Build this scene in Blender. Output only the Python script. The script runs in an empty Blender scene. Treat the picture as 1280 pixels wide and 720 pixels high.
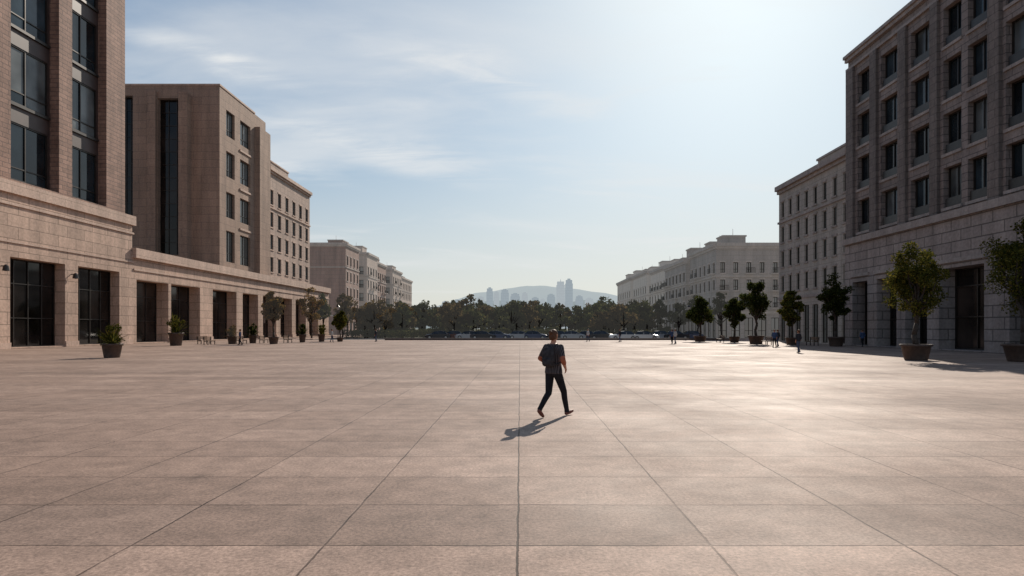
import bpy, math, random
import numpy as np
from mathutils import Vector, Matrix
random.seed(7); np.random.seed(7)
S=bpy.context.scene
col=S.collection
F=800.0; VX=650.0; HY=410.0; CH=1.8
SUN_EL=32.0; SUN_AZ=19.0
def PX(x,d): return (x-VX)/F*d
def PZ(y,d): return CH+(HY-y)/F*d
def PD(y): return CH*F/(y-HY)

# ------------------------------------------------------------ materials
def newmat(name):
    m=bpy.data.materials.new(name); m.use_nodes=True
    nt=m.node_tree; b=nt.nodes['Principled BSDF']; return m,nt,b
HAZE=(0.68,0.67,0.64)
def painted_haze(m,fac,colr=HAZE,st=1.0):  # distance haze painted into the material: fixed share of flat emission colour
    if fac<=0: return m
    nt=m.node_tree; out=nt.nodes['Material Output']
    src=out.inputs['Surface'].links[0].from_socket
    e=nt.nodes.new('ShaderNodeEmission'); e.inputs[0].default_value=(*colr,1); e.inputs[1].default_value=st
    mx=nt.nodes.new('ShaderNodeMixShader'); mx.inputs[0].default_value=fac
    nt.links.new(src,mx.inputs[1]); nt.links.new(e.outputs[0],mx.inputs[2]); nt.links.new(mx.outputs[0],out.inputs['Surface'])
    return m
def simple(name,c,rough=0.6,metal=0.0,var=0.25,scale=3.0,hz=0.0,spec=0.5,bump=0.0):
    m,nt,b=newmat(name)
    g=nt.nodes.new('ShaderNodeNewGeometry')
    n=nt.nodes.new('ShaderNodeTexNoise'); n.inputs['Scale'].default_value=scale; n.inputs['Detail'].default_value=4
    nt.links.new(g.outputs['Position'],n.inputs['Vector'])
    r=nt.nodes.new('ShaderNodeMapRange'); r.inputs[3].default_value=1-var; r.inputs[4].default_value=1+var
    r.inputs[1].default_value=0.3; r.inputs[2].default_value=0.7
    nt.links.new(n.outputs['Fac'],r.inputs[0])
    v=nt.nodes.new('ShaderNodeVectorMath'); v.operation='SCALE'; v.inputs[0].default_value=c
    nt.links.new(r.outputs[0],v.inputs['Scale']); nt.links.new(v.outputs[0],b.inputs['Base Color'])
    b.inputs['Roughness'].default_value=rough; b.inputs['Metallic'].default_value=metal
    b.inputs['Specular IOR Level'].default_value=spec
    if bump>0:
        bp=nt.nodes.new('ShaderNodeBump'); bp.inputs['Strength'].default_value=bump; bp.inputs['Distance'].default_value=0.02
        nt.links.new(n.outputs['Fac'],bp.inputs['Height']); nt.links.new(bp.outputs[0],b.inputs['Normal'])
    return painted_haze(m,hz)
def stone(name,c1,c2,mortar,bw=1.6,bh=0.7,ms=0.03,rough=0.75,hz=0.0,stain=0.35):
    m,nt,b=newmat(name); L=nt.links.new; N=nt.nodes.new
    g=N('ShaderNodeNewGeometry'); sp=N('ShaderNodeSeparateXYZ'); L(g.outputs['Position'],sp.inputs[0])
    ad=N('ShaderNodeMath'); ad.operation='ADD'; L(sp.outputs[0],ad.inputs[0]); L(sp.outputs[1],ad.inputs[1])
    cb=N('ShaderNodeCombineXYZ'); L(ad.outputs[0],cb.inputs[0]); L(sp.outputs[2],cb.inputs[1])
    br=N('ShaderNodeTexBrick'); L(cb.outputs[0],br.inputs['Vector'])
    br.inputs['Color1'].default_value=(*c1,1); br.inputs['Color2'].default_value=(*c2,1); br.inputs['Mortar'].default_value=(*mortar,1)
    br.inputs['Scale'].default_value=1; br.inputs['Brick Width'].default_value=bw; br.inputs['Row Height'].default_value=bh
    br.inputs['Mortar Size'].default_value=ms; br.inputs['Mortar Smooth'].default_value=0.2
    mp=N('ShaderNodeMapping'); mp.inputs['Scale'].default_value=(0.9,0.12,1); L(cb.outputs[0],mp.inputs[0])
    n1=N('ShaderNodeTexNoise'); n1.inputs['Scale'].default_value=0.9; n1.inputs['Detail'].default_value=5; L(mp.outputs[0],n1.inputs['Vector'])
    n2=N('ShaderNodeTexNoise'); n2.inputs['Scale'].default_value=5; n2.inputs['Detail'].default_value=5; L(g.outputs['Position'],n2.inputs['Vector'])
    mr=N('ShaderNodeMapRange'); mr.inputs[1].default_value=.3; mr.inputs[2].default_value=.7; mr.inputs[3].default_value=1-stain; mr.inputs[4].default_value=1.12; L(n1.outputs['Fac'],mr.inputs[0])
    mr2=N('ShaderNodeMapRange'); mr2.inputs[1].default_value=.3; mr2.inputs[2].default_value=.7; mr2.inputs[3].default_value=.82; mr2.inputs[4].default_value=1.15; L(n2.outputs['Fac'],mr2.inputs[0])
    mu=N('ShaderNodeMath'); mu.operation='MULTIPLY'; L(mr.outputs[0],mu.inputs[0]); L(mr2.outputs[0],mu.inputs[1])
    v=N('ShaderNodeVectorMath'); v.operation='SCALE'; L(br.outputs['Color'],v.inputs[0]); L(mu.outputs[0],v.inputs['Scale'])
    L(v.outputs[0],b.inputs['Base Color']); b.inputs['Roughness'].default_value=rough; b.inputs['Specular IOR Level'].default_value=0.3
    if hz<.05:
        bp=N('ShaderNodeBump'); bp.inputs['Strength'].default_value=0.5; bp.inputs['Distance'].default_value=0.03
        sb=N('ShaderNodeMath'); sb.operation='SUBTRACT'; L(n2.outputs['Fac'],sb.inputs[0]); L(br.outputs['Fac'],sb.inputs[1])
        L(sb.outputs[0],bp.inputs['Height']); L(bp.outputs[0],b.inputs['Normal'])
    return painted_haze(m,hz)
def glass(name,c,rough=0.06,hz=0.0,spec=0.6):
    m,nt,b=newmat(name); N=nt.nodes.new; L=nt.links.new
    g=N('ShaderNodeNewGeometry'); n=N('ShaderNodeTexNoise'); n.inputs['Scale'].default_value=0.35; n.inputs['Detail'].default_value=2
    L(g.outputs['Position'],n.inputs['Vector'])
    mr=N('ShaderNodeMapRange'); mr.inputs[1].default_value=.35; mr.inputs[2].default_value=.65; mr.inputs[3].default_value=.5; mr.inputs[4].default_value=1.6; L(n.outputs['Fac'],mr.inputs[0])
    v=N('ShaderNodeVectorMath'); v.operation='SCALE'; v.inputs[0].default_value=c; L(mr.outputs[0],v.inputs['Scale']); L(v.outputs[0],b.inputs['Base Color'])
    b.inputs['Roughness'].default_value=rough; b.inputs['Specular IOR Level'].default_value=spec
    bp=N('ShaderNodeBump'); bp.inputs['Strength'].default_value=0.15; bp.inputs['Distance'].default_value=0.05; L(n.outputs['Fac'],bp.inputs['Height']); L(bp.outputs[0],b.inputs['Normal'])
    return painted_haze(m,hz)
def leafmat(name,c1,c2,c3,hz=0.0,trans=0.45):
    m,nt,b=newmat(name); N=nt.nodes.new; L=nt.links.new
    g=N('ShaderNodeNewGeometry'); cr=N('ShaderNodeValToRGB'); L(g.outputs['Random Per Island'],cr.inputs[0])
    e=cr.color_ramp.elements; e[0].color=(*c1,1); e[1].color=(*c3,1); k=e.new(0.55); k.color=(*c2,1)
    n=N('ShaderNodeTexNoise'); n.inputs['Scale'].default_value=.35; n.inputs['Detail'].default_value=2; L(g.outputs['Position'],n.inputs['Vector'])
    mr=N('ShaderNodeMapRange'); mr.inputs[1].default_value=.35; mr.inputs[2].default_value=.65; mr.inputs[3].default_value=.65; mr.inputs[4].default_value=1.35; L(n.outputs['Fac'],mr.inputs[0])
    v=N('ShaderNodeVectorMath'); v.operation='SCALE'; L(cr.outputs[0],v.inputs[0]); L(mr.outputs[0],v.inputs['Scale'])
    d=N('ShaderNodeBsdfDiffuse'); t=N('ShaderNodeBsdfTranslucent'); mx=N('ShaderNodeMixShader'); mx.inputs[0].default_value=trans
    L(v.outputs[0],d.inputs[0]); L(v.outputs[0],t.inputs[0]); L(d.outputs[0],mx.inputs[1]); L(t.outputs[0],mx.inputs[2])
    L(mx.outputs[0],nt.nodes['Material Output'].inputs['Surface'])
    nt.nodes.remove(b)
    return painted_haze(m,hz)

# ------------------------------------------------------------ mesh builder
class MB:
    def __init__(s): s.v=[]; s.f=[]; s.m=[]
    def quad(s,a,b,c,d,mi=0):
        n=len(s.v); s.v+= [tuple(a),tuple(b),tuple(c),tuple(d)]; s.f.append((n,n+1,n+2,n+3)); s.m.append(mi)
    def box(s,x0,x1,y0,y1,z0,z1,mi=0):
        P=[(x0,y0,z0),(x1,y0,z0),(x1,y1,z0),(x0,y1,z0),(x0,y0,z1),(x1,y0,z1),(x1,y1,z1),(x0,y1,z1)]
        n=len(s.v); s.v+=P
        for q in ((0,3,2,1),(4,5,6,7),(0,1,5,4),(1,2,6,5),(2,3,7,6),(3,0,4,7)):
            s.f.append(tuple(n+i for i in q)); s.m.append(mi)
    def tube(s,p0,p1,r0,r1,n=8,mi=0,caps=True):
        p0=Vector(p0);p1=Vector(p1); d=(p1-p0).normalized()
        a=d.orthogonal().normalized(); b=d.cross(a); k=len(s.v)
        for p,r in ((p0,r0),(p1,r1)):
            for i in range(n):
                t=2*math.pi*i/n; s.v.append(tuple(p+a*math.cos(t)*r+b*math.sin(t)*r))
        for i in range(n):
            j=(i+1)%n; s.f.append((k+i,k+j,k+n+j,k+n+i)); s.m.append(mi)
        if caps:
            s.f.append(tuple(k+i for i in range(n))[::-1]); s.m.append(mi)
            s.f.append(tuple(k+n+i for i in range(n))); s.m.append(mi)
    def lathe(s,prof,n=20,mi=0,c=(0,0)):
        k=len(s.v)
        for r,z in prof:
            for i in range(n):
                t=2*math.pi*i/n; s.v.append((c[0]+r*math.cos(t),c[1]+r*math.sin(t),z))
        for j in range(len(prof)-1):
            for i in range(n):
                i2=(i+1)%n; s.f.append((k+j*n+i,k+j*n+i2,k+(j+1)*n+i2,k+(j+1)*n+i)); s.m.append(mi)
    def mesh(s,name,mats,smooth=False):
        me=bpy.data.meshes.new(name); me.from_pydata(s.v,[],s.f)
        for m in mats: me.materials.append(m)
        me.polygons.foreach_set('material_index',s.m)
        if smooth: me.polygons.foreach_set('use_smooth',[True]*len(s.f))
        me.update(); return me
def obj(name,me,loc=(0,0,0),rot=0,scale=1,parent=None):
    o=bpy.data.objects.new(name,me); o.location=loc; o.rotation_euler=(0,0,rot)
    o.scale=(scale,)*3 if not hasattr(scale,'__len__') else scale
    col.objects.link(o)
    if parent: o.parent=parent
    return o
def empty(name,loc=(0,0,0),rot=0,scale=1):
    e=obj(name,None,loc,rot,scale); e.empty_display_size=0.3; return e

class Bld:
    def __init__(s,name,loc): s.name=name; s.loc=loc; s.parts={}
    def p(s,n,mats=None):
        if n not in s.parts: s.parts[n]=(MB(),mats)
        return s.parts[n][0]
    def done(s):
        e=empty(s.name,s.loc)
        for n,(mb,mats) in s.parts.items():
            if not mb.f: continue
            o=obj(n,mb.mesh(n,mats),parent=e); o.location=(-s.loc[0],-s.loc[1],-s.loc[2])
        return e
def FR(axis,plane,sign):
    if axis=='X': return lambda u,n,z:(plane+sign*n,u,z)
    return lambda u,n,z:(u,plane+sign*n,z)
def fbox(mb,fr,u0,u1,n0,n1,z0,z1,mi=0):
    a=fr(u0,n0,z0); b=fr(u1,n1,z1)
    mb.box(min(a[0],b[0]),max(a[0],b[0]),min(a[1],b[1]),max(a[1],b[1]),z0,z1,mi)
def facade(B,fr,u0,u1,z0,z1,ops,depth=0.35,wall='walls',glassw=True,nx=2,tz=(0.3,),noff=0.0,fw=0.09,gl='window_glass',fm='window_frames',pick=(0,0,0,1,1,2)):
    W=B.p(wall); G=B.p(gl); Fm=B.p(fm)
    us=sorted(set([u0,u1]+[o[0] for o in ops]+[o[1] for o in ops])); zs=sorted(set([z0,z1]+[o[2] for o in ops]+[o[3] for o in ops]))
    us=[u for u in us if u0-1e-6<=u<=u1+1e-6]; zs=[z for z in zs if z0-1e-6<=z<=z1+1e-6]
    for i in range(len(us)-1):
        for j in range(len(zs)-1):
            cu=(us[i]+us[i+1])/2; cz=(zs[j]+zs[j+1])/2
            if any(o[0]<cu<o[1] and o[2]<cz<o[3] for o in ops): continue
            a,b,c,d=us[i],us[i+1],zs[j],zs[j+1]
            W.quad(fr(a,noff,c),fr(b,noff,c),fr(b,noff,d),fr(a,noff,d))
    for o in ops:
        a,b,c,d=o[:4]; n0=noff; n1=noff-depth
        W.quad(fr(a,n0,c),fr(a,n1,c),fr(a,n1,d),fr(a,n0,d)); W.quad(fr(b,n0,c),fr(b,n1,c),fr(b,n1,d),fr(b,n0,d))
        W.quad(fr(a,n0,c),fr(b,n0,c),fr(b,n1,c),fr(a,n1,c)); W.quad(fr(a,n0,d),fr(b,n0,d),fr(b,n1,d),fr(a,n1,d))
        if not glassw: continue
        mi=random.choice(pick)
        nn=nx
        for k in range(nn):
            ua=a+(b-a)*k/nn; ub=a+(b-a)*(k+1)/nn
            zz=[c]+[c+(d-c)*t for t in tz]+[d]
            for q in range(len(zz)-1):
                m2=mi if random.random()<0.75 else random.choice(pick)
                t1=random.uniform(-.015,.015); t2=random.uniform(-.015,.015)
                G.quad(fr(ua,n1+t1,zz[q]),fr(ub,n1+t2,zz[q]),fr(ub,n1+t2,zz[q+1]),fr(ua,n1+t1,zz[q+1]),m2)
        f0=n1+0.02
        fbox(Fm,fr,a,a+fw,f0,f0+.10,c,d); fbox(Fm,fr,b-fw,b,f0,f0+.10,c,d)
        fbox(Fm,fr,a+fw,b-fw,f0,f0+.097,c,c+fw); fbox(Fm,fr,a+fw,b-fw,f0,f0+.097,d-fw,d)
        for k in range(1,nx):
            u=a+(b-a)*k/nx; fbox(Fm,fr,u-fw*.45,u+fw*.45,f0,f0+.08,c+fw,d-fw)
        for t in tz:
            z=c+(d-c)*t; fbox(Fm,fr,a+fw,b-fw,f0,f0+.065,z-fw*.4,z+fw*.4)
def shell(B,x0,x1,y0,y1,z0,z1,skip,wall='walls'):
    W=B.p(wall)
    if '-X' not in skip: W.quad((x0,y0,z0),(x0,y1,z0),(x0,y1,z1),(x0,y0,z1))
    if '+X' not in skip: W.quad((x1,y0,z0),(x1,y1,z0),(x1,y1,z1),(x1,y0,z1))
    if '-Y' not in skip: W.quad((x0,y0,z0),(x1,y0,z0),(x1,y0,z1),(x0,y0,z1))
    if '+Y' not in skip: W.quad((x0,y1,z0),(x1,y1,z0),(x1,y1,z1),(x0,y1,z1))
    B.p('roof').quad((x0,y0,z1),(x1,y0,z1),(x1,y1,z1),(x0,y1,z1))

def glset(tag,hz,k=1.0,gs=.6):
    return [glass('glass_dark_'+tag,(.012*k,.018*k,.022*k),.05,hz,gs),glass('glass_blue_'+tag,(.03*k,.045*k,.055*k),.08,hz,gs),glass('glass_blind_'+tag,(.10*k,.11*k,.11*k),.2,hz,gs)]
metal_dark=simple('dark_bronze_metal',(.03,.024,.02),.4,.3,.2)
roofm=simple('roof_membrane',(.22,.20,.19),.9)
def setmats(B,wall,trim,gls,frame=metal_dark,extra=None):
    B.p('walls',[wall]); B.p('trim',[trim]); B.p('window_glass',gls); B.p('window_frames',[frame]); B.p('roof',[roofm])
    if extra:
        for k,v in extra.items(): B.p(k,v)
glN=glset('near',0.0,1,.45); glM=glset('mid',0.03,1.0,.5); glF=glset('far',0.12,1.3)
glR=glset('right',0.0,.8,.35)
glP=[glass('shop_glass_dark',(.012,.010,.009),.05,0,.28),glass('shop_glass_brown',(.035,.025,.02),.1,0,.25),glass('shop_glass_dim',(.02,.016,.014),.08,0,.28)]
st_tower=stone('tower_brick_stone',(.37,.225,.17),(.27,.165,.125),(.16,.11,.09),1.3,.42,.035)
st_pod=stone('podium_stone',(.55,.385,.295),(.46,.325,.25),(.24,.17,.13),2.4,1.05,.035,stain=.28)
st_podtrim=stone('podium_trim_stone',(.56,.405,.32),(.50,.365,.29),(.3,.22,.17),3.2,2.0,.02,stain=.22)
st_spandrel=simple('dark_spandrel_panel',(.055,.035,.03),.5,.0,.25,1.0)
st_b2=stone('brown_stone',(.35,.232,.17),(.305,.202,.147),(.2,.135,.105),2.4,1.2,.03,stain=.3,hz=.01)
st_b3=stone('rose_stone',(.46,.325,.255),(.40,.28,.22),(.25,.185,.15),2.0,1.0,.04,hz=.03)
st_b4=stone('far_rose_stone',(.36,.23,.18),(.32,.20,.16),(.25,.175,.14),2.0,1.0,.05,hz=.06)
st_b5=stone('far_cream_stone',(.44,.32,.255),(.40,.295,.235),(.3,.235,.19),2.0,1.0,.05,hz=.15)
st_r1=stone('grey_granite',(.31,.252,.225),(.255,.208,.186),(.13,.105,.095),1.7,.62,.035)
st_r1b=stone('grey_granite_base',(.38,.315,.282),(.32,.265,.238),(.15,.125,.11),2.2,.85,.05)
st_r1p=stone('grey_granite_pier',(.22,.178,.158),(.18,.147,.13),(.12,.10,.085),1.2,.62,.03)
st_r2=stone('grey_limestone',(.36,.30,.265),(.315,.262,.232),(.22,.185,.16),1.8,.7,.04,hz=.035)
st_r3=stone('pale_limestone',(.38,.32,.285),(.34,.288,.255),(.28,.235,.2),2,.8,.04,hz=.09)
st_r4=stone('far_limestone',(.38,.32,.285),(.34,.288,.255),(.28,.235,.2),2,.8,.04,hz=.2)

# ------------------------------------------------------------ LEFT tower + podium
B=Bld('office_tower',(-52,55,0)); setmats(B,st_tower,st_podtrim,glN,extra={'spandrels':[st_spandrel]})
fr=FR('X',-44.0,1)
bays=[(36.0,40.2),(42.0,47.5),(49.2,53.6),(55.3,61.1),(62.9,68.1)]
zt=46.0; zb=14.35
facade(B,fr,33,71.3,zb,zt,[(a,b,14.7,zt-1.2) for a,b in bays],depth=.9,glassw=False)
for a,b in bays:
    ops=[]; z=14.9
    while z+5.4<zt-1.2: ops.append((a+.25,b-.25,z+.05,z+5.2)); z+=6.85
    facade(B,fr,a,b,14.7,zt-1.2,ops,depth=.18,wall='spandrels',nx=2,tz=(0.22,),noff=-.9,fw=.13,pick=(0,0,1,1,1,2))
    for o in ops:
        fbox(B.p('window_frames'),fr,o[0]-.1,o[1]+.1,-.899,-.72,o[2]-.28,o[2]-.02)
shell(B,-66,-44,33,71.3,zb,zt,['+X'])
fbox(B.p('trim'),fr,32.8,71.5,.003,.25,zt-.5,zt+.2)
B.done()

B=Bld('podium_building',(-50,55,0)); setmats(B,st_pod,st_podtrim,glP,extra={'lamps':[metal_dark]})
fr=FR('X',-43.5,1)
ops=[(34,41.5,.12,7.9),(44.2,51.0,.12,7.9),(54.6,61.2,.12,7.9),(63.0,69.5,.12,7.9)]
facade(B,fr,30,71.8,0,13.3,ops,depth=1.1,nx=4,tz=(.33,.72,))
shell(B,-66,-43.5,30,71.8,0,13.3,['+X'])
T=B.p('trim')
fbox(T,fr,29.7,72.1,-1,.28,13.303,14.34); fbox(T,fr,29.8,71.95,.003,.14,12.3,12.5); fbox(T,fr,29.8,71.95,.003,.10,9.1,9.25)
for i,(a,b,_,_) in enumerate(ops):
    u=a-1.0; lm=B.p('lamps'); lm.tube(fr(u,.02,7.0),fr(u,.45,7.0),.05,.05,6); lm.lathe([(0.0,6.55),(.26,6.6),(.2,7.0),(.08,7.12),(0,7.13)],10,c=fr(u,.45,0)[:2])
for a,b in ((51.0,54.6),(61.2,63.0),(69.5,71.8)):
    fbox(T,fr,a+.003,b-.003,.003,.12,0,.55)
B.done()

B=Bld('arcade_building',(-50,108,0)); setmats(B,st_pod,st_podtrim,glP)
ops=[(72.6,79.2,.12,7.3),(79.8,87.0,.12,7.3),(90.6,98.2,.12,7.3)]
u=100.4
while u+6<145: ops.append((u,u+5.9,.12,7.3)); u+=7.9
facade(B,fr,71.8,145.5,0,9.7,ops,depth=1.6,nx=3,tz=(.35,.75))
shell(B,-66,-43.5,71.8,145.5,0,9.7,['+X','-Y'])
T=B.p('trim'); fbox(T,fr,71.8+.003,145.8,-1,.45,9.703,10.8); fbox(T,fr,72.0,145.6,.003,.12,8.3,8.5)
for i in range(len(ops)):
    a=ops[i][1]; b=ops[i+1][0] if i+1<len(ops) else 145.5
    fbox(T,fr,a+.003,b-.003,.003,.12,0,.6)
B.done()

# building 2
B=Bld('brown_stone_building',(-56,106,0)); setmats(B,st_b2,st_podtrim,glM,extra={'curtain_glass':glP})
D=98.0
frF=FR('Y',D,-1); H2=38.9
ops=[(PX(197,D),PX(228,D),13.0,37.0),(PX(148,D),PX(166,D),13.0,37.4),(-70,-66,13,37)]
facade(B,frF,-74,-46,0,H2,ops,depth=.9,nx=3,tz=tuple((i+1)/12 for i in range(11)),fw=.10,gl='curtain_glass',pick=(0,0,0,2))
W=B.p('walls'); fbox(W,frF,PX(228.5,D),PX(239,D),.003,1.3,0,H2-1.4); fbox(W,frF,PX(186,D),PX(196.5,D),.003,.5,0,H2-.9)
frS=FR('X',-46.0,1)
ops=[]
for (a,b) in ((100.2,103.2),(105.2,109.2)):
    for z,h in ((12.2,4.9),(19.2,4.0),(25.6,4.0),(32.0,4.0)): ops.append((a,b,z,z+h))
facade(B,frS,98,115.7,0,H2,ops,depth=.5,nx=2,tz=(.3,),fw=.12)
fbox(W,frS,111.0,115.68,.003,.9,0,H2-2.2); 
shell(B,-74,-46,98,115.7,0,H2,['-Y','+X'])
T=B.p('trim')
fbox(T,frS,98.303,111,-.4,.10,H2+.003,H2+.28); T.box(-74,-45.9,97.9,98.3,H2+.003,H2+.28)
for z in (17.9,24.4,30.8): fbox(T,frS,104.9,109.5,.003,.18,z,z+.3)
W.box(-58,-50,103,110,H2+.003,H2+.9)
B.done()

def block(name,x0,x1,y0,y1,H,side,mats,zb,fh,wh,ncs,ncf,gf=0.0,frame=metal_dark,cornice=.5,attic=True,balc=False,wr=.5,depth=.3,dormers=0):
    wall,trim,gls=mats
    B=Bld(name,((x0+x1)/2,(y0+y1)/2,0)); setmats(B,wall,trim,gls,frame)
    xs=x1 if side>0 else x0
    nf=int((H-1.2-zb-wh)/fh)+1
    for fi,(fri,(a,b,n)) in enumerate(((FR('X',xs,side),(y0,y1,ncs)),(FR('Y',y0,-1),(x0,x1,ncf)))):
        p=(b-a)/max(n,1); ops=[]
        for i in range(n):
            c=a+p*(i+.5); w=p*wr*.5
            for k in range(nf):
                z=zb+k*fh
                ops.append((c-w,c+w,z,z+wh))
            if gf>0: ops.append((c-p*.33,c+p*.33,.12,gf))
        facade(B,fri,a,b,0,H,ops,depth=depth,nx=2,tz=(.35,) ,fw=.1)
        T=B.p('trim')
        e0,e1=a,b
        fbox(T,fri,e0,e1,.003,cornice,H-.45,H+.15); fbox(T,fri,e0,e1,.003,cornice*.5,H-.85,H-.453)
        fbox(T,fri,e0,e1,.003,.16,zb-1.1,zb-.75)
        if attic: fbox(T,fri,e0,e1,.003,.22,zb+(nf-1)*fh-.75,zb+(nf-1)*fh-.5)
        for o in ops:
            if o[2]<1: continue
            fbox(T,fri,o[0]-.12,o[1]+.12,.003,.14,o[2]-.22,o[2]-.03)
            fbox(T,fri,o[0]-.12,o[1]+.12,.003,.09,o[3]+.03,o[3]+.25)
            if balc and random.random()<.35:
                fbox(T,fri,o[0]-.4,o[1]+.4,.15,.9,o[2]-.25,o[2]-.1)
                fm=B.p('window_frames'); fbox(fm,fri,o[0]-.38,o[1]+.38,.83,.88,o[2]+.75,o[2]+.82)
                u=o[0]-.36
                while u<o[1]+.36: fbox(fm,fri,u,u+.05,.84,.87,o[2]-.1,o[2]+.75); u+=.22
    skip=['-Y','+X' if side>0 else '-X']
    shell(B,x0,x1,y0,y1,0,H,skip)
    T=B.p('trim'); Wm=B.p('walls')
    for k in range(max(1,dormers)):
        yy=y0+(y1-y0)*(k+.25)/max(1,dormers); w=min(4,(x1-x0)*.35); hh=random.uniform(1.2,2.6)
        xe=xs-side*random.uniform(1.0,2.5); y2=yy+(y1-y0)*.4/max(1,dormers)
        Wm.box(min(xe,xe-side*w),max(xe,xe-side*w),yy,y2,H+.003,H+hh)
        T.box(min(xe,xe-side*w)-.15,max(xe,xe-side*w)+.15,yy-.15,y2+.15,H+hh,H+hh+.25)
        T.tube((xe-side*w*.5,yy+.8,H+hh),(xe-side*w*.5,yy+.8,H+hh+1.5),.05,.03,5)
        T.box(xe-side*w-.5,xe-side*w+.3,y2+1,y2+1.8,H+.003,H+1.3)
    return B.done()
tr_w=st_podtrim
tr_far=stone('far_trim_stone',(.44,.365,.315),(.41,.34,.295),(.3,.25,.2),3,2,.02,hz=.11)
tr_g=stone('grey_trim_stone',(.39,.33,.295),(.35,.295,.265),(.25,.2,.2),3,2,.02,stain=.3)
block('rose_stone_building',-64,-46,116.6,140,31.2,1,(st_b3,tr_w,glM),12.2,4.15,2.7,6,4,wr=.42,cornice=.6)
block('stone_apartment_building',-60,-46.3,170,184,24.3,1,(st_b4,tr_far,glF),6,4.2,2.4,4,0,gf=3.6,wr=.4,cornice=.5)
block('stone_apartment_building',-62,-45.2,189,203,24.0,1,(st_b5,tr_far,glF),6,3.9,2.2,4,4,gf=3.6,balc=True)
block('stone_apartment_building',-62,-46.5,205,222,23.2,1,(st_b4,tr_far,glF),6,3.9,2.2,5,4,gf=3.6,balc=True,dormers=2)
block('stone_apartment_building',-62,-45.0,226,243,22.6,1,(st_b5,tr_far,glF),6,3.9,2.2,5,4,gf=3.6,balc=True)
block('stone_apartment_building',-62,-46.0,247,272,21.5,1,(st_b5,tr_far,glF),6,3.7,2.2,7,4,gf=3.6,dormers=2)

# ------------------------------------------------------------ RIGHT
B=Bld('granite_office_building',(47,50,0)); setmats(B,st_r1,tr_g,glR,extra={'piers':[st_r1p],'base_walls':[st_r1b],'portal_glass':glP})
fr=FR('X',34.0,-1); H=29.6
cols=[(62.2,64.5),(57.6,60.3),(53.1,55.7),(49.3,51.4),(46.5,48.6),(42.0,44.8),(38.0,40.8),(34,36.5)]
rows=[(11.4,14.6),(15.7,18.9),(20.0,23.2),(24.3,27.4)]
facade(B,fr,30,66.3,10.9,H,[(a,b,c,d) for a,b in cols for c,d in rows],depth=.55,nx=2,tz=(.24,),fw=.12)
bo=[(62.0,64.8,.12,6.4),(57.2,60.4,.12,6.4),(52.9,55.9,.12,6.4),(46.4,51.4,.12,6.5),(38.5,44.0,.12,6.5),(31,36.5,.12,6.5)]
facade(B,fr,30,66.3,0,10.3,bo,depth=1.4,wall='base_walls',nx=2,tz=(.4,.78),noff=.35,fw=.12,gl='portal_glass')
B.p('base_walls').quad((33.65,66.3,0),(34.0,66.3,0),(34.0,66.3,10.3),(33.65,66.3,10.3))
T=B.p('trim')
fbox(T,fr,29.9,66.45,-.2,.62,10.303,10.9)
fbox(T,fr,29.9,66.42,.003,.22,28.3,28.55); fbox(T,fr,29.9,66.55,-.3,.45,H,H+.3); fbox(T,fr,29.9,66.5,.003,.28,H-.35,H-.003)
P=B.p('piers')
for a,b in ((64.9,66.28),(60.7,61.8),(56.1,57.2),(51.8,52.75),(45.1,46.2),(41.2,41.7),(37,37.6)):
    fbox(P,fr,a,b,.003,.28,10.903,28.297)
for a,b in cols:
    for c,d in rows:
        fbox(T,fr,a-.1,b+.1,.003,.12,c-.25,c-.02)
        fbox(B.p('window_frames'),fr,a+.1,b-.1,-.18,-.13,c+.02,c+.75)
for a,b,_,_ in bo: fbox(T,fr,a-.3,b+.3,.353,.5,6.9,7.2)
shell(B,34.0,60,30,66.3,0,H,['-X'])
B.done()
block('limestone_building',34.6,56,66.9,85.5,20.4,-1,(st_r2,tr_g,glM),6.6,3.25,2.0,8,5,gf=4.6,wr=.4,cornice=.6,depth=.3)
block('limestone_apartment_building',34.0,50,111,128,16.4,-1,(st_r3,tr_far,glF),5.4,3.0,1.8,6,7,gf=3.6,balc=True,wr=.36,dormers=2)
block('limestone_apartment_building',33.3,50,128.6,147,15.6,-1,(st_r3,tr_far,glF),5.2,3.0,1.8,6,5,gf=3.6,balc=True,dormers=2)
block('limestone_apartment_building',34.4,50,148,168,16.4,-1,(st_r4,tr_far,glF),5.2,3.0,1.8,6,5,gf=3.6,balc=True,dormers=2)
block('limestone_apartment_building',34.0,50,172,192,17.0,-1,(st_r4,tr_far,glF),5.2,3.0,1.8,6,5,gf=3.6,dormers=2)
block('limestone_apartment_building',33.5,50,194,220,17.0,-1,(st_r4,tr_far,glF),5.2,3.0,1.8,7,5,gf=3.6,dormers=2)

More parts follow.
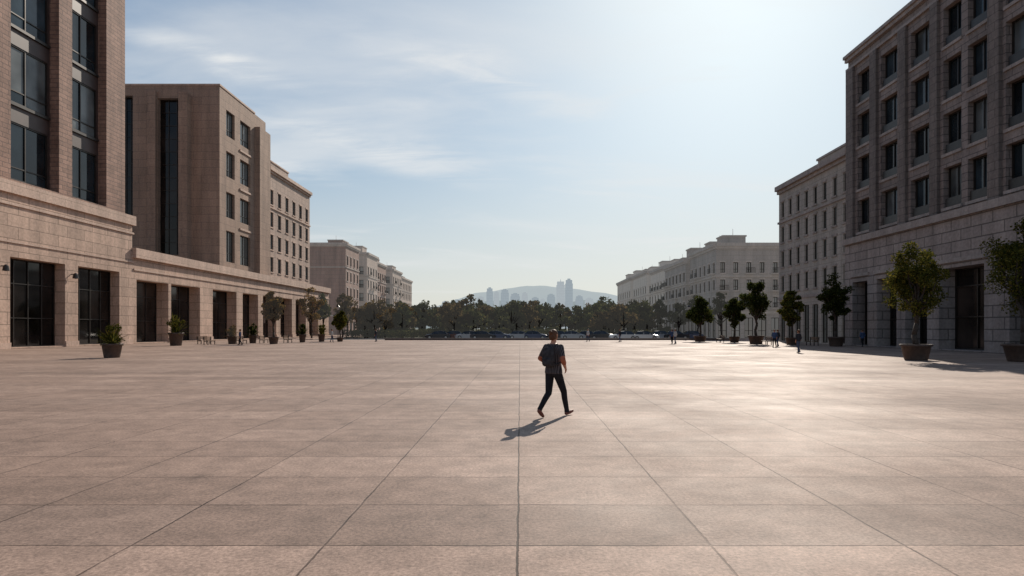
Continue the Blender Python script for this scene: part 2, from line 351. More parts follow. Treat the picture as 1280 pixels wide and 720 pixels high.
# ------------------------------------------------------------ ground, plaza, road
def paving():
    m,nt,b=newmat('plaza_paving'); N=nt.nodes.new; L=nt.links.new
    def noise(sc,det=8,ro=.6,vec=None):
        n=N('ShaderNodeTexNoise'); n.inputs['Scale'].default_value=sc; n.inputs['Detail'].default_value=det; n.inputs['Roughness'].default_value=ro; L(vec or g.outputs['Position'],n.inputs['Vector']); return n
    def mrange(src,a,b_,c,d,smooth=False):
        r=N('ShaderNodeMapRange'); r.inputs[1].default_value=a; r.inputs[2].default_value=b_; r.inputs[3].default_value=c; r.inputs[4].default_value=d; L(src,r.inputs[0])
        if smooth: r.interpolation_type='SMOOTHSTEP'
        return r.outputs[0]
    g=N('ShaderNodeNewGeometry')
    cur=g.outputs['Position']
    for sc,am in ((1.3,(.035,.05,0)),(14,(.016,.020,0))):
        dn=noise(sc,3); ds=N('ShaderNodeVectorMath'); ds.operation='SUBTRACT'; L(dn.outputs['Color'],ds.inputs[0]); ds.inputs[1].default_value=(.5,.5,.5)
        dm=N('ShaderNodeVectorMath'); dm.operation='MULTIPLY'; L(ds.outputs[0],dm.inputs[0]); dm.inputs[1].default_value=am
        da=N('ShaderNodeVectorMath'); da.operation='ADD'; L(cur,da.inputs[0]); L(dm.outputs[0],da.inputs[1]); cur=da.outputs[0]
    of=N('ShaderNodeVectorMath'); of.operation='ADD'; L(cur,of.inputs[0]); of.inputs[1].default_value=(.02,-.41,0)
    def brick(ms):
        br=N('ShaderNodeTexBrick'); br.offset=0.0; L(of.outputs[0],br.inputs['Vector'])
        br.inputs['Scale'].default_value=1; br.inputs['Brick Width'].default_value=1.6; br.inputs['Row Height'].default_value=1.22
        br.inputs['Mortar Size'].default_value=ms; br.inputs['Mortar Smooth'].default_value=.35
        br.inputs['Color1'].default_value=(.42,.292,.226,1); br.inputs['Color2'].default_value=(.335,.228,.173,1); br.inputs['Mortar'].default_value=(.055,.03,.02,1)
        return br
    br=brick(.0115); br2=brick(0.0)
    jn=noise(.55,4,.7)
    jf=mrange(jn.outputs['Fac'],.38,.6,.45,1.0)
    sp=N('ShaderNodeSeparateXYZ'); L(of.outputs[0],sp.inputs[0])
    ax=N('ShaderNodeMath'); ax.operation='ABSOLUTE'; L(sp.outputs[0],ax.inputs[0])
    cen=mrange(ax.outputs[0],.2,2.6,1.0,.0)
    mxm=N('ShaderNodeMath'); mxm.operation='MAXIMUM'; L(jf,mxm.inputs[0]); L(cen,mxm.inputs[1])
    cmx=N('ShaderNodeMix'); cmx.data_type='RGBA'; L(mxm.outputs[0],cmx.inputs[0]); L(br2.outputs['Color'],cmx.inputs[6]); L(br.outputs['Color'],cmx.inputs[7])
    dv=N('ShaderNodeMath'); dv.operation='DIVIDE'; L(sp.outputs[1],dv.inputs[0]); dv.inputs[1].default_value=1.22
    fl=N('ShaderNodeMath'); fl.operation='FLOOR'; L(dv.outputs[0],fl.inputs[0])
    wn=N('ShaderNodeTexWhiteNoise'); wn.noise_dimensions='1D'; L(fl.outputs[0],wn.inputs['W'])
    r0=mrange(wn.outputs['Value'],0,1,.85,1.12)
    n1=noise(.22,6,.65); r1=mrange(n1.outputs['Fac'],.3,.7,.72,1.16)
    n2=noise(28,6,.78); r2=mrange(n2.outputs['Fac'],.36,.64,.56,1.32)
    n3=noise(2.4,7,.72); r3=mrange(n3.outputs['Fac'],.35,.65,.74,1.14)
    st=noise(1.1,5,.6); r4=mrange(st.outputs['Fac'],.62,.74,1.0,.70,True)
    cur=r0
    for r in (r1,r2,r3,r4):
        k=N('ShaderNodeMath'); k.operation='MULTIPLY'; L(cur,k.inputs[0]); L(r,k.inputs[1]); cur=k.outputs[0]
    v=N('ShaderNodeVectorMath'); v.operation='SCALE'; L(cmx.outputs[2],v.inputs[0]); L(cur,v.inputs['Scale']); L(v.outputs[0],b.inputs['Base Color'])
    L(mrange(n1.outputs['Fac'],.3,.7,.80,.62),b.inputs['Roughness'])
    b.inputs['Specular IOR Level'].default_value=.30
    hs=N('ShaderNodeMath'); hs.operation='MULTIPLY_ADD'; L(br.outputs['Fac'],hs.inputs[0]); hs.inputs[1].default_value=-1.2; L(n2.outputs['Fac'],hs.inputs[2])
    bp=N('ShaderNodeBump'); bp.inputs['Strength'].default_value=.5; bp.inputs['Distance'].default_value=.008; L(hs.outputs[0],bp.inputs['Height']); L(bp.outputs[0],b.inputs['Normal'])
    return m
asphalt=simple('asphalt',(.06,.058,.056),.85,0,.2,8)
grass=simple('park_soil_grass',(.05,.055,.028),.95,0,.4,.4)
paint=simple('road_paint',(.75,.74,.7),.7,0,.1)
kerbm=simple('kerb_stone',(.30,.26,.235),.8,0,.2,3)
gm=MB(); gm.quad((-6000,-400,-.14),(6000,-400,-.14),(6000,9000,-.14),(-6000,9000,-.14)); obj('ground',gm.mesh('ground',[grass]))
pv=paving()
pm=MB(); pm.box(-66,60,-60,97,-.139,0); obj('plaza_pavement',pm.mesh('plaza_pavement',[pv]))
for x0,x1 in ((-64,-34),(29,52)):
    sm=MB(); sm.box(x0,x1,97.004,300,-.139,-.004); obj('sidewalk',sm.mesh('sidewalk',[pv]))
rm=MB(); rm.quad((-33.99,97.0,-.13),(28.99,97.0,-.13),(28.99,113,-.13),(-33.99,113,-.13)); obj('road',rm.mesh('road',[asphalt]))
lm=MB()
for i in range(18): lm.quad((-32+i*3.4,104.9,-.125),(-30.2+i*3.4,104.9,-.125),(-30.2+i*3.4,105.1,-.125),(-32+i*3.4,105.1,-.125))
obj('road_marking',lm.mesh('road_marking',[paint]))
km=MB(); km.box(-20,32,94.6,95.4,.003,.22); km.box(-20.1,32.1,94.5,95.5,.22,.30); obj('low_stone_wall',km.mesh('low_stone_wall',[simple('dark_kerb_stone',(.13,.10,.09),.8)]))
km=MB(); km.box(-33.98,28.98,113,113.3,-.139,.0); obj('kerb',km.mesh('kerb',[kerbm]))

# ------------------------------------------------------------ hills + skyline
def hill(name,d,prof,mat,seed):
    rng=np.random.RandomState(seed); mb=MB(); xs=np.linspace(prof[0][0],prof[-1][0],90)
    px=[p[0] for p in prof]; py=[p[1] for p in prof]; rows_=7; grid=[]
    nz=np.convolve(rng.randn(100),np.ones(5)/5,'same')[:90]
    for j in range(rows_):
        t=j/(rows_-1); row=[]
        for i,x in enumerate(xs):
            top=np.interp(x,px,py)-nz[i]*1.2
            dd=d+t*d*.25
            z=(CH+(HY-top)/F*d)*math.sin(t*math.pi/2)*1.25
            z=z*(1+.05*math.sin(i*.9+j*2)*(1-t)) if t>0 else 0
            row.append((PX(x,d)*1.1,dd,z-.1))
        grid.append(row)
    for j in range(rows_-1):
        for i in range(89): mb.quad(grid[j][i],grid[j][i+1],grid[j+1][i+1],grid[j+1][i])
    obj(name,mb.mesh(name,[mat],False))
hm1=simple('hazy_far_hill',(.08,.10,.10),1,0,.3,.004,hz=0); painted_haze(hm1,.88,(.47,.53,.55))  # hill tone is mostly painted air haze, mixed in as emission
hm2=simple('hazy_near_hill',(.06,.08,.07),1,0,.4,.01,hz=0); painted_haze(hm2,.78,(.33,.39,.41))
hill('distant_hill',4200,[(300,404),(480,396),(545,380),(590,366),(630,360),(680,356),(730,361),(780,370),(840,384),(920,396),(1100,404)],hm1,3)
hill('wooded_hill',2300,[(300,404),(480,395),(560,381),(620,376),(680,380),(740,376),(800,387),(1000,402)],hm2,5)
tw=stone('hazy_tower_facade',(.4,.42,.44),(.3,.33,.36),(.15,.18,.2),14,9,1.6); painted_haze(tw,.8,(.38,.44,.48))  # skyline haze likewise painted in as emission over the facade colour
tw2=stone('hazy_tower_facade_pale',(.4,.42,.44),(.3,.33,.36),(.15,.18,.2),14,9,1.6); painted_haze(tw2,.82,(.46,.51,.54))
def skytower(x0,x1,top,d,kind):
    mb=MB(); a=PX(x0,d); b=PX(x1,d); z=PZ(top,d); w=b-a
    mb.box(a,b,d,d+w,-.1,z*.9)
    mb.box(a+w*.08,b-w*.08,d+w*.08,d+w*.92,z*.9+.02,z*.97)
    if kind: mb.tube(((a+b)/2,d+w/2,z*.97),((a+b)/2,d+w/2,z*1.03),w*.06,w*.01,6)
    else: mb.box(a+w*.3,b-w*.3,d+w*.3,d+w*.7,z*.97+.02,z)
    for k in range(4): mb.box(a+w*(.08+.24*k),a+w*(.14+.24*k),d-w*.05,d-.02,0,z*.88)
    obj('distant_skyscraper',mb.mesh('distant_skyscraper',[random.choice([tw,tw2])]))
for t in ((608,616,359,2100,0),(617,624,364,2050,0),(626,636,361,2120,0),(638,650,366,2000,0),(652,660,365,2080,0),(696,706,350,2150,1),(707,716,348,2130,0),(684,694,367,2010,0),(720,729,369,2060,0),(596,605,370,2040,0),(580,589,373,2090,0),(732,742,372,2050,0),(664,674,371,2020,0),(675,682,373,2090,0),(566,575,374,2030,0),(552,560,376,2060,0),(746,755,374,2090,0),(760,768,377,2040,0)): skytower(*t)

# ------------------------------------------------------------ vegetation
bark=simple('bark',(.055,.040,.030),.9,0,.3,12,bump=.4)
potm=simple('planter_clay',(.085,.055,.042),.7,0,.25,6); soil=simple('planter_soil',(.04,.03,.02),.95)
lf_olive=leafmat('leaves_olive',(.035,.045,.012),(.085,.085,.018),(.19,.15,.03))
lf_green=leafmat('leaves_green',(.022,.032,.010),(.05,.062,.016),(.10,.10,.028))
lf_park=leafmat('leaves_park',(.018,.026,.011),(.045,.054,.020),(.11,.10,.038),hz=.035,trans=.4)
lf_parkb=leafmat('leaves_park_brown',(.04,.03,.016),(.09,.065,.028),(.17,.12,.05),hz=.035,trans=.4)
lf_aut=leafmat('leaves_autumn',(.06,.038,.015),(.14,.08,.02),(.24,.15,.04),hz=.02)
def leaves(rng,centers,rads,per,size):
    V=[];
    for c,r in zip(centers,rads):
        n=max(4,int(per*rng.uniform(.7,1.3)))
        d=rng.randn(n,3); d/=np.linalg.norm(d,axis=1)[:,None]
        p=c+d*(r*rng.uniform(.15,1.0,(n,1))**.6)*np.array([1,1,.8])
        a=rng.randn(n,3); a/=np.linalg.norm(a,axis=1)[:,None]
        b=np.cross(a,rng.randn(n,3)); b/=np.linalg.norm(b,axis=1)[:,None]
        s=size*rng.uniform(.6,1.25,(n,1))
        V.append(np.stack([p-a*s*.6,p+b*s*.33,p+a*s*.6,p-b*s*.33],1))
    return np.concatenate(V).reshape(-1,3)
def leafmesh(name,V,mat):
    n=len(V)//4; me=bpy.data.meshes.new(name); me.vertices.add(n*4); me.vertices.foreach_set('co',V.ravel().astype(np.float32))
    me.loops.add(n*4); me.loops.foreach_set('vertex_index',np.arange(n*4,dtype=np.int32))
    me.polygons.add(n); me.polygons.foreach_set('loop_start',np.arange(0,n*4,4,dtype=np.int32)); me.polygons.foreach_set('loop_total',np.full(n,4,dtype=np.int32))
    me.update(calc_edges=True); me.validate(); me.materials.append(mat); return me
def crown_pts(rng,zc,rx,rz,n,core=.15):
    C=[];R=[]
    for i in range(n):
        d=rng.randn(3); d/=np.linalg.norm(d); t=rng.uniform(core,1)**.55
        w=1.0-.3*max(0,d[2])
        C.append(np.array([d[0]*rx*t*w,d[1]*rx*t*w,zc+d[2]*rz*t])); R.append(rng.uniform(.22,.42)*rx)
    return C,R
def build_tree(seed,H,hw,trunk0,crownbot,ncl,per,ls,mat,tr):
    rng=np.random.RandomState(seed); rz=(H-crownbot)/2*.88; zc=(H+crownbot)/2
    C,R=crown_pts(rng,zc,hw*.8,rz,ncl)
    V=leaves(rng,C,R,per,ls)
    mb=MB(); top=crownbot+(H-crownbot)*.25; 
    p=Vector((0,0,trunk0)); r=tr; seg=4
    for i in range(seg):
        q=Vector((rng.uniform(-.05,.05)*hw,rng.uniform(-.05,.05)*hw,trunk0+(top-trunk0)*(i+1)/seg)); r2=tr*(1-.12*(i+1)); mb.tube(p,q,r,r2,8); p=q; r=r2
    for i in rng.permutation(len(C))[:min(len(C),16)]:
        c=Vector(C[i]); st=Vector((0,0,rng.uniform(crownbot*.95,top))); mid=(st+c)/2+Vector(rng.uniform(-.12,.12,3)*hw)
        mb.tube(st,mid,tr*.5,tr*.3,6); mb.tube(mid,c,tr*.3,tr*.08,6)
    mb.tube(p,(0,0,H*.9),r,tr*.1,6)
    return mb,V
def potted(name,px,base,top,hwpx,kind,seed,mat,pot=True,mult=1.0):
    d=PD(base); Hh=(base-top)/F*d; hw=hwpx/F*d; X=PX(px,d)
    e=empty(name,(X,d,0),rot=seed*1.3)
    pr=max(.38,hw*.42) if kind=='tree' else hw*.62; ph=min(.95,max(.45,Hh*.13)) if kind=='tree' else Hh*.36
    if pot:
        mb=MB(); mb.lathe([(0,.003),(pr*.72,.003),(pr*.76,.06),(pr*.95,ph*.86),(pr*1.06,ph*.87),(pr*1.07,ph),(pr*.93,ph),(pr*.92,ph*.9)],22)
        mb.lathe([(0,ph*.9),(pr*.93,ph*.9)],22,1)
        obj('planter_pot',mb.mesh('planter_pot',[potm,soil],True),parent=e)
    if kind=='tree':
        cb=Hh*.32; ls=max(.13,d/800*2.5)
        mb,V=build_tree(seed,Hh,hw,(ph*.88 if pot else 0.0),cb,int(46*mult),int(125*mult),ls,mat,.05+hw*.055)
        obj('trunk',mb.mesh('trunk',[bark],True),parent=e); obj('crown',leafmesh('crown',V,mat),parent=e)
    else:
        rng=np.random.RandomState(seed); mb=MB(); V=[]
        for i in range(90):
            a=rng.uniform(0,2*math.pi); el=rng.uniform(.2,1.4); Ln=(Hh-ph)*rng.uniform(.6,1.1); w=.05+.02*rng.rand()
            pts=[]
            for t in np.linspace(0,1,5):
                rr=Ln*t*math.cos(el)*1.0; zz=ph*.9+Ln*t*math.sin(el)-Ln*.35*t*t*math.cos(el)
                pts.append(Vector((math.cos(a)*rr,math.sin(a)*rr,zz)))
            sd=Vector((-math.sin(a),math.cos(a),0))*w
            for k in range(4):
                w0=1-(k/4)**2; w1=1-((k+1)/4)**2
                mb.quad(pts[k]-sd*w0,pts[k]+sd*w0,pts[k+1]+sd*w1,pts[k+1]-sd*w1)
        obj('blades',mb.mesh('blades',[mat]),parent=e)
        C,R=crown_pts(rng,ph+(Hh-ph)*.42,hw*.7,(Hh-ph)*.36,14); V=leaves(rng,C,R,45,.11*max(1,d/45))
        obj('foliage',leafmesh('foliage',V,mat),parent=e)
potted('potted_tree',1145,450,298,41,'tree',11,lf_olive,mult=1.35)
potted('potted_tree',1280,452,270,54,'tree',12,lf_olive,mult=1.4)
potted('potted_tree',1045,433,340,23,'tree',13,lf_green)
potted('potted_tree',990,431,360,19,'tree',14,lf_olive)
potted('potted_tree',945,430,348,23,'tree',15,lf_green)
potted('potted_tree',918,428,370,16,'tree',16,lf_green)
potted('potted_tree',875,427,372,19,'tree',17,lf_green)
potted('potted_tree',342,430,360,15,'tree',18,lf_aut)
potted('potted_tree',425,427,388,10,'tree',19,lf_olive)
potted('potted_shrub',140,447,398,19,'shrub',21,lf_olive)
potted('potted_shrub',220,432,387,14,'shrub',22,lf_olive)
potted('potted_shrub',290,430,402,9,'shrub',23,lf_aut)
potted('potted_shrub',316,429,400,8,'shrub',24,lf_green)
potted('potted_shrub',378,428,400,7,'shrub',25,lf_green)
potted('potted_shrub',402,427,401,7,'shrub',26,lf_olive)
rng=np.random.RandomState(4)
def street(name,X,Y,H,hw,mat,seed):
    e=empty(name,(X,Y,-.01),rot=seed)
    mb,V=build_tree(seed,H,hw,0,H*.22,28,60,max(.34,Y/800*2.5),mat,.16)
    obj('trunk',mb.mesh('trunk',[bark],True),parent=e); obj('crown',leafmesh('crown',V,mat),parent=e)
k=40
for Y in (112,124,137,150,164,180,198,218,240):
    for X in (-37.5,-31,-25):
        if X>-26 and Y<120: continue
        street('street_tree',X+rng.uniform(-1,1),Y+rng.uniform(-3,3),rng.uniform(7,9.5)*(1 if X<-34 else .9),rng.uniform(2.2,3),[lf_aut,lf_parkb,lf_park,lf_aut][k%4],k); k+=1
for Y in (100,111,122,136,152,170,190):
    street('street_tree',30.5+rng.uniform(-1,1),Y,rng.uniform(6.5,8.5),rng.uniform(2.2,2.9),lf_park,k); k+=1
allV=[];allB=[]; tb=MB()
for i in range(120):
    Y=rng.uniform(120,180); X=rng.uniform(-30,28)*(1+(Y-121)/450); 
    H=(rng.uniform(25,40)/F)*Y+CH; 
    if i%17==0: H*=1.2
    hw=rng.uniform(2.3,4.0)
    C,R=crown_pts(rng,H*.56,hw*.85,H*.38,20); V=leaves(rng,C,R,36,.62)
    (allB if (rng.rand()<.2 or (X<-12 and rng.rand()<.5)) else allV).append(V+np.array([X,Y,-.14])); tb.tube((X,Y,-.14),(X+rng.uniform(-.3,.3),Y,H*.7),.22,.08,6)
    for q in range(4):
        c=C[q]; tb.tube((X,Y,H*.3),(X+c[0],Y+c[1],c[2]),.1,.04,5)
for i in range(60):
    X=rng.uniform(-32,30); Y=rng.uniform(122,135); C,R=crown_pts(rng,1.0,1.6,.9,6); allV.append(leaves(rng,C,R,40,.5)+np.array([X,Y,-.14]))
pe=empty('park_trees',(0,150,0))
for n,me in (('crowns',leafmesh('crowns',np.concatenate(allV),lf_park)),('brown_crowns',leafmesh('brown_crowns',np.concatenate(allB),lf_parkb)),('trunks',tb.mesh('trunks',[bark]))):
    o=obj(n,me,parent=pe); o.location=(0,-150,0)
C=[];R=[]
for x in np.arange(-32,28,.55):
    for q in range(2): C.append(np.array([x,117+rng.uniform(-.5,.5),.45+q*.6])); R.append(.62)
obj('hedge',leafmesh('hedge',leaves(rng,C,R,40,.3),lf_park))

# ------------------------------------------------------------ cars
tyre=simple('tyre_rubber',(.02,.02,.02),.8); hub=simple('hub_alloy',(.4,.4,.4),.35,.8)
cglass=glass('car_glass',(.02,.025,.03),.05); lamp_r=simple('tail_lamp',(.35,.02,.02),.3); lamp_w=simple('head_lamp',(.7,.7,.68),.2)
def carmesh(i,c):
    paintm=simple('car_paint_%d'%i,c,.25,.2,.05); mb=MB()
    ST=[(-2.2,.74,.36,.62,.62,.64),(-2.12,.85,.26,.80,.74,.86),(-1.65,.88,.2,.90,.74,.97),(-1.15,.9,.2,.92,.60,1.40),(-.2,.9,.2,.92,.62,1.46),(.5,.9,.2,.91,.60,1.38),(1.15,.9,.2,.88,.74,.96),(1.9,.87,.22,.78,.72,.83),(2.14,.80,.3,.66,.68,.70),(2.2,.74,.38,.6,.6,.62)]
    rings=[]
    for x,w,zb,zs,wr,zr in ST: rings.append([(x,-w,zb),(x,w,zb),(x,w,zs),(x,wr,zr),(x,-wr,zr),(x,-w,zs)])
    for a in range(len(ST)-1):
        for q in range(6):
            q2=(q+1)%6; mi=0
            if q in (2,4) and 2<=a<=5: mi=1
            if q==3 and a in (2,5): mi=1
            mb.quad(rings[a][q],rings[a][q2],rings[a+1][q2],rings[a+1][q],mi)
    for r in (rings[0],rings[-1]):
        n=len(mb.v); mb.v+=r; mb.f.append(tuple(range(n,n+6))); mb.m.append(0)
    for x in (-1.38,1.36):
        for s in (-1,1):
            mb.tube((x,s*.70,.33),(x,s*.915,.33),.33,.33,16,2); mb.tube((x,s*.90,.33),(x,s*.925,.33),.2,.19,10,3)
    for s in (-1,1):
        mb.box(-2.19,-2.10,s*.62-.14,s*.62+.14,.62,.76,4); mb.box(2.05,2.19,s*.6-.14,s*.6+.14,.56,.68,5)
        mb.box(.55,.72,s*.98-.08,s*.98+.08,.92,1.04,0)
        mb.box(-.36,-.30,s*.77-.15,s*.77+.15,.93,1.2,0)
    mb.box(-2.24,-2.195,-.26,.26,.42,.54,5)
    return mb.mesh('parked_car',[paintm,cglass,tyre,hub,lamp_r,lamp_w])
cm=[carmesh(i,c) for i,c in enumerate([(.75,.75,.73),(.05,.05,.055),(.4,.41,.42),(.08,.1,.16),(.12,.05,.04)])]
xpos=[(548,1),(566,4),(585,2),(604,1),(622,3),(700,1),(716,2),(735,1),(752,1),(779,0),(806,0),(822,2),(845,1),(862,3),(668,3),(650,2)]
for x,ci in xpos:
    d=109.5+random.uniform(-.4,.4) if ci else 101.5; obj('parked_car',cm[ci],(PX(x,d),d,-.13),rot=random.choice([0,math.pi])+random.uniform(-.03,.03))

wood=simple('bench_wood',(.16,.09,.05),.6,0,.3,10)
def bench():
    mb=MB()
    for i in range(5): mb.box(-.9,.9,-.25+i*.1,-.17+i*.1,.42,.46,0)
    for i in range(3): mb.box(-.9,.9,.26,.30,.55+i*.12,.64+i*.12,0)
    for x in (-.75,.75):
        mb.box(x-.04,x+.04,-.22,-.16,0.003,.417,1); mb.box(x-.04,x+.04,.20,.255,0.003,.88,1); mb.box(x-.035,x+.035,-.16,.2,.35,.40,1)
    return mb.mesh('park_bench',[wood,metal_dark])
bm_=bench()
for px,by,r in ((262,431,1.57),(302,430,1.5),(330,429,1.6),(360,428.5,1.57),(255,430,1.4),(958,431,-1.57),(1015,432,-1.5),(900,428,-1.57)):
    d=PD(by); obj('park_bench',bm_,(PX(px,d),d,0),rot=r)
def lampm():
    mb=MB(); mb.lathe([(0,0),(.16,0),(.16,.25),(.09,.4),(.06,.5),(.045,4.6),(.04,4.7)],10); mb.lathe([(.05,4.7),(.2,4.8),(.24,5.15),(.16,5.3),(.03,5.42),(0,5.42)],12,1); mb.lathe([(.26,5.15),(.28,5.18),(.05,5.45),(0,5.5)],12)
    return mb.mesh('street_lamp',[metal_dark,simple('lamp_globe',(.4,.38,.34),.3)])
lpm=lampm()
for x,y in ((-28,98.5),(26,98.5)): obj('street_lamp',lpm,(x,y,-.13))

# ------------------------------------------------------------ person
def capsule(V,Fc,p0,p1,r0,r1,n=16):
    p0=Vector(p0);p1=Vector(p1); d=p1-p0; L=d.length; d=d/L if L>1e-6 else Vector((0,0,1)); a=d.orthogonal().normalized(); b=d.cross(a); k=len(V)
    rings=[]
    for t in np.linspace(-math.pi/2,0,5)[1:]: rings.append((p0+d*math.sin(t)*r0,math.cos(t)*r0))
    for t in np.linspace(0,math.pi/2,5)[:-1]: rings.append((p1+d*math.sin(t)*r1,math.cos(t)*r1))
    V.append(tuple(p0-d*r0))
    for c,r in rings:
        for i in range(n): t=2*math.pi*i/n; V.append(tuple(c+a*math.cos(t)*r+b*math.sin(t)*r))
    V.append(tuple(p1+d*r1)); m=len(rings)
    for i in range(n): Fc.append((k,k+1+(i+1)%n,k+1+i))
    for j in range(m-1):
        for i in range(n):
            i2=(i+1)%n; Fc.append((k+1+j*n+i,k+1+j*n+i2,k+1+(j+1)*n+i2,k+1+(j+1)*n+i))
    e=k+1+m*n
    for i in range(n): Fc.append((e,k+1+(m-1)*n+i,k+1+(m-1)*n+(i+1)%n))
def loft(V,Fc,secs,n=24):
    k=len(V)
    for (cx,cy,z,rx,ry) in secs:
        for i in range(n):
            t=2*math.pi*i/n; c,s=math.cos(t),math.sin(t); V.append((cx+rx*math.copysign(abs(c)**.85,c),cy+ry*math.copysign(abs(s)**.85,s),z))
    for j in range(len(secs)-1):
        for i in range(n):
            i2=(i+1)%n; Fc.append((k+j*n+i,k+j*n+i2,k+(j+1)*n+i2,k+(j+1)*n+i))
    Fc.append(tuple(k+i for i in range(n))[::-1]); Fc.append(tuple(k+(len(secs)-1)*n+i for i in range(n)))
def ellips(V,Fc,c,r,n=18,m=10):
    secs=[]
    for t in np.linspace(-math.pi/2,math.pi/2,m+1)[1:-1]: secs.append((c[0],c[1],c[2]+r[2]*math.sin(t),r[0]*math.cos(t),r[1]*math.cos(t)))
    k=len(V); 
    for (cx,cy,z,rx,ry) in secs:
        for i in range(n): t=2*math.pi*i/n; V.append((cx+rx*math.cos(t),cy+ry*math.sin(t),z))
    for j in range(len(secs)-1):
        for i in range(n):
            i2=(i+1)%n; Fc.append((k+j*n+i,k+j*n+i2,k+(j+1)*n+i2,k+(j+1)*n+i))
    Fc.append(tuple(k+i for i in range(n))[::-1]); Fc.append(tuple(k+(len(secs)-1)*n+i for i in range(n)))
SKIN,SHIRT,TROU,SHOE,HAIR,SLEEVE=range(6)
import bmesh
def remesh(name,V,Fc,vox,it=3):
    me=bpy.data.meshes.new(name+'_src'); me.from_pydata(V,[],Fc); me.update()
    bm=bmesh.new(); bm.from_mesh(me); bmesh.ops.recalc_face_normals(bm,faces=bm.faces); bm.to_mesh(me); bm.free()
    o=bpy.data.objects.new(name+'_src',me); col.objects.link(o)
    r=o.modifiers.new('r','REMESH'); r.mode='VOXEL'; r.voxel_size=vox
    sm=o.modifiers.new('s','SMOOTH'); sm.factor=.5; sm.iterations=it
    bpy.context.view_layer.update(); dg=bpy.context.evaluated_depsgraph_get()
    out=bpy.data.meshes.new_from_object(o.evaluated_get(dg)); bpy.data.objects.remove(o)
    n=len(out.polygons); out.polygons.foreach_set('use_smooth',[True]*n)
    return out
def person_mesh(name,mats,pose,vox=.006):
    V=[];Fc=[];lab=[]
    def cap(p0,p1,r0,r1,l): capsule(V,Fc,p0,p1,r0,r1); lab.append((np.array(p0,float),np.array(p1,float),r0,r1,l))
    def el(c,r,l): ellips(V,Fc,c,r); lab.append((np.array(c,float),np.array(c,float)+1e-4,min(r),min(r),l))
    loft(V,Fc,[(0,0,.82,.10,.08),(0,-.005,.86,.155,.115),(0,-.01,.93,.168,.125),(0,0,1.0,.155,.115),(0,.0,1.1,.14,.10)])
    loft(V,Fc,[(0,0,.885,.178,.132),(0,0,.90,.186,.138),(0,0,.98,.178,.13),(0,.005,1.08,.160,.118),(0,.01,1.2,.170,.125),(0,.005,1.32,.192,.130),(0,-.005,1.40,.195,.115),(0,-.01,1.45,.15,.09),(0,-.01,1.485,.085,.07),(0,-.005,1.50,.06,.055)])
    cap((0,-.005,1.44),(0,.005,1.57),.058,.052,SKIN)
    el((0,.012,1.655),(.075,.095,.105),SKIN); el((0,.04,1.60),(.055,.062,.062),SKIN)
    cap((0,.098,1.655),(0,.116,1.632),.009,.013,SKIN); cap((-.018,.096,1.592),(.018,.096,1.592),.008,.008,SKIN)
    for s in (-1,1):
        cap((s*.078,.005,1.645),(s*.083,-.008,1.668),.011,.014,SKIN); cap((s*.024,.096,1.662),(s*.036,.092,1.662),.006,.006,HAIR)
    el((0,-.012,1.685),(.087,.100,.093),HAIR); el((0,-.045,1.635),(.080,.070,.090),HAIR); el((0,-.11,1.71),(.042,.038,.042),HAIR)
    for s,P in ((1,pose['R']),(-1,pose['L'])):
        hip=(s*.088,0,.90); kn=P['knee']; an=P['ankle']; toe=P['toe']; heel=P['heel']
        cap(hip,kn,.098,.066,TROU); midc=tuple(np.array(kn)*.65+np.array(an)*.35+np.array([0,-.012,0])); cap(kn,midc,.064,.060,TROU); cap(midc,an,.060,.048,TROU)
        cap(an,tuple(np.array(an)*.8+np.array(heel)*.2),.050,.052,TROU)
        cap(heel,tuple(np.array(heel)*.45+np.array(toe)*.55),.038,.042,SHOE); cap(tuple(np.array(heel)*.45+np.array(toe)*.55),toe,.043,.030,SHOE)
        cap(tuple(np.array(an)*.3+np.array(heel)*.7),tuple(np.array(heel)*.6+np.array(toe)*.4),.04,.038,SHOE)
        sh=(s*.175,-.005,1.415); elb=P['elbow']; wr=P['wrist']
        ms=tuple(np.array(sh)*.25+np.array(elb)*.75)
        cap(sh,ms,.062,.058,SHIRT); cap(ms,elb,.056,.054,SLEEVE); m2=tuple(np.array(elb)*.6+np.array(wr)*.4); cap(elb,m2,.054,.05,SLEEVE); cap(m2,wr,.040,.027,SKIN)
        d=Vector(np.array(wr)-np.array(elb)).normalized(); side=Vector((0,0,1)) if abs(d.z)<.8 else Vector((0,1,0)); side=(side-d*side.dot(d)).normalized(); nrm=d.cross(side)*s
        w=Vector(wr)
        for q in (-1,-.33,.33,1): cap(tuple(w+side*q*.014),tuple(w+d*.085+side*q*.030),.016,.014,SKIN)
        for q,ln in ((1,.068),(.33,.078),(-.33,.072),(-1,.056)):
            b0=w+d*.085+side*q*.030; b1=b0+d*ln*.5-nrm*.012; b2=b1+d*ln*.38-nrm*.026
            cap(tuple(b0),tuple(b1),.0095,.0088,SKIN); cap(tuple(b1),tuple(b2),.0088,.0075,SKIN)
        t0=w+d*.025+side*.022; t1=t0+d*.03+side*.03-nrm*.01; t2=t1+d*.03+side*.008-nrm*.012
        cap(tuple(t0),tuple(t1),.0125,.0105,SKIN); cap(tuple(t1),tuple(t2),.0105,.008,SKIN)
    out=remesh(name,V,Fc,vox)
    n=len(out.polygons); cen=np.zeros(n*3,dtype=np.float32); out.polygons.foreach_get('center',cen); cen=cen.reshape(-1,3)
    best=np.full(n,1e9); L=np.zeros(n,dtype=np.int32)
    for p0,p1,r0,r1,l in lab:
        d=p1-p0; t=np.clip(((cen-p0)@d)/(d@d),0,1); dist=np.linalg.norm(cen-(p0+t[:,None]*d),axis=1)-(r0+(r1-r0)*t)
        k=dist<best; best[k]=dist[k]; L[k]=l
    rad=np.hypot(cen[:,0]/.20,cen[:,1]/.145)
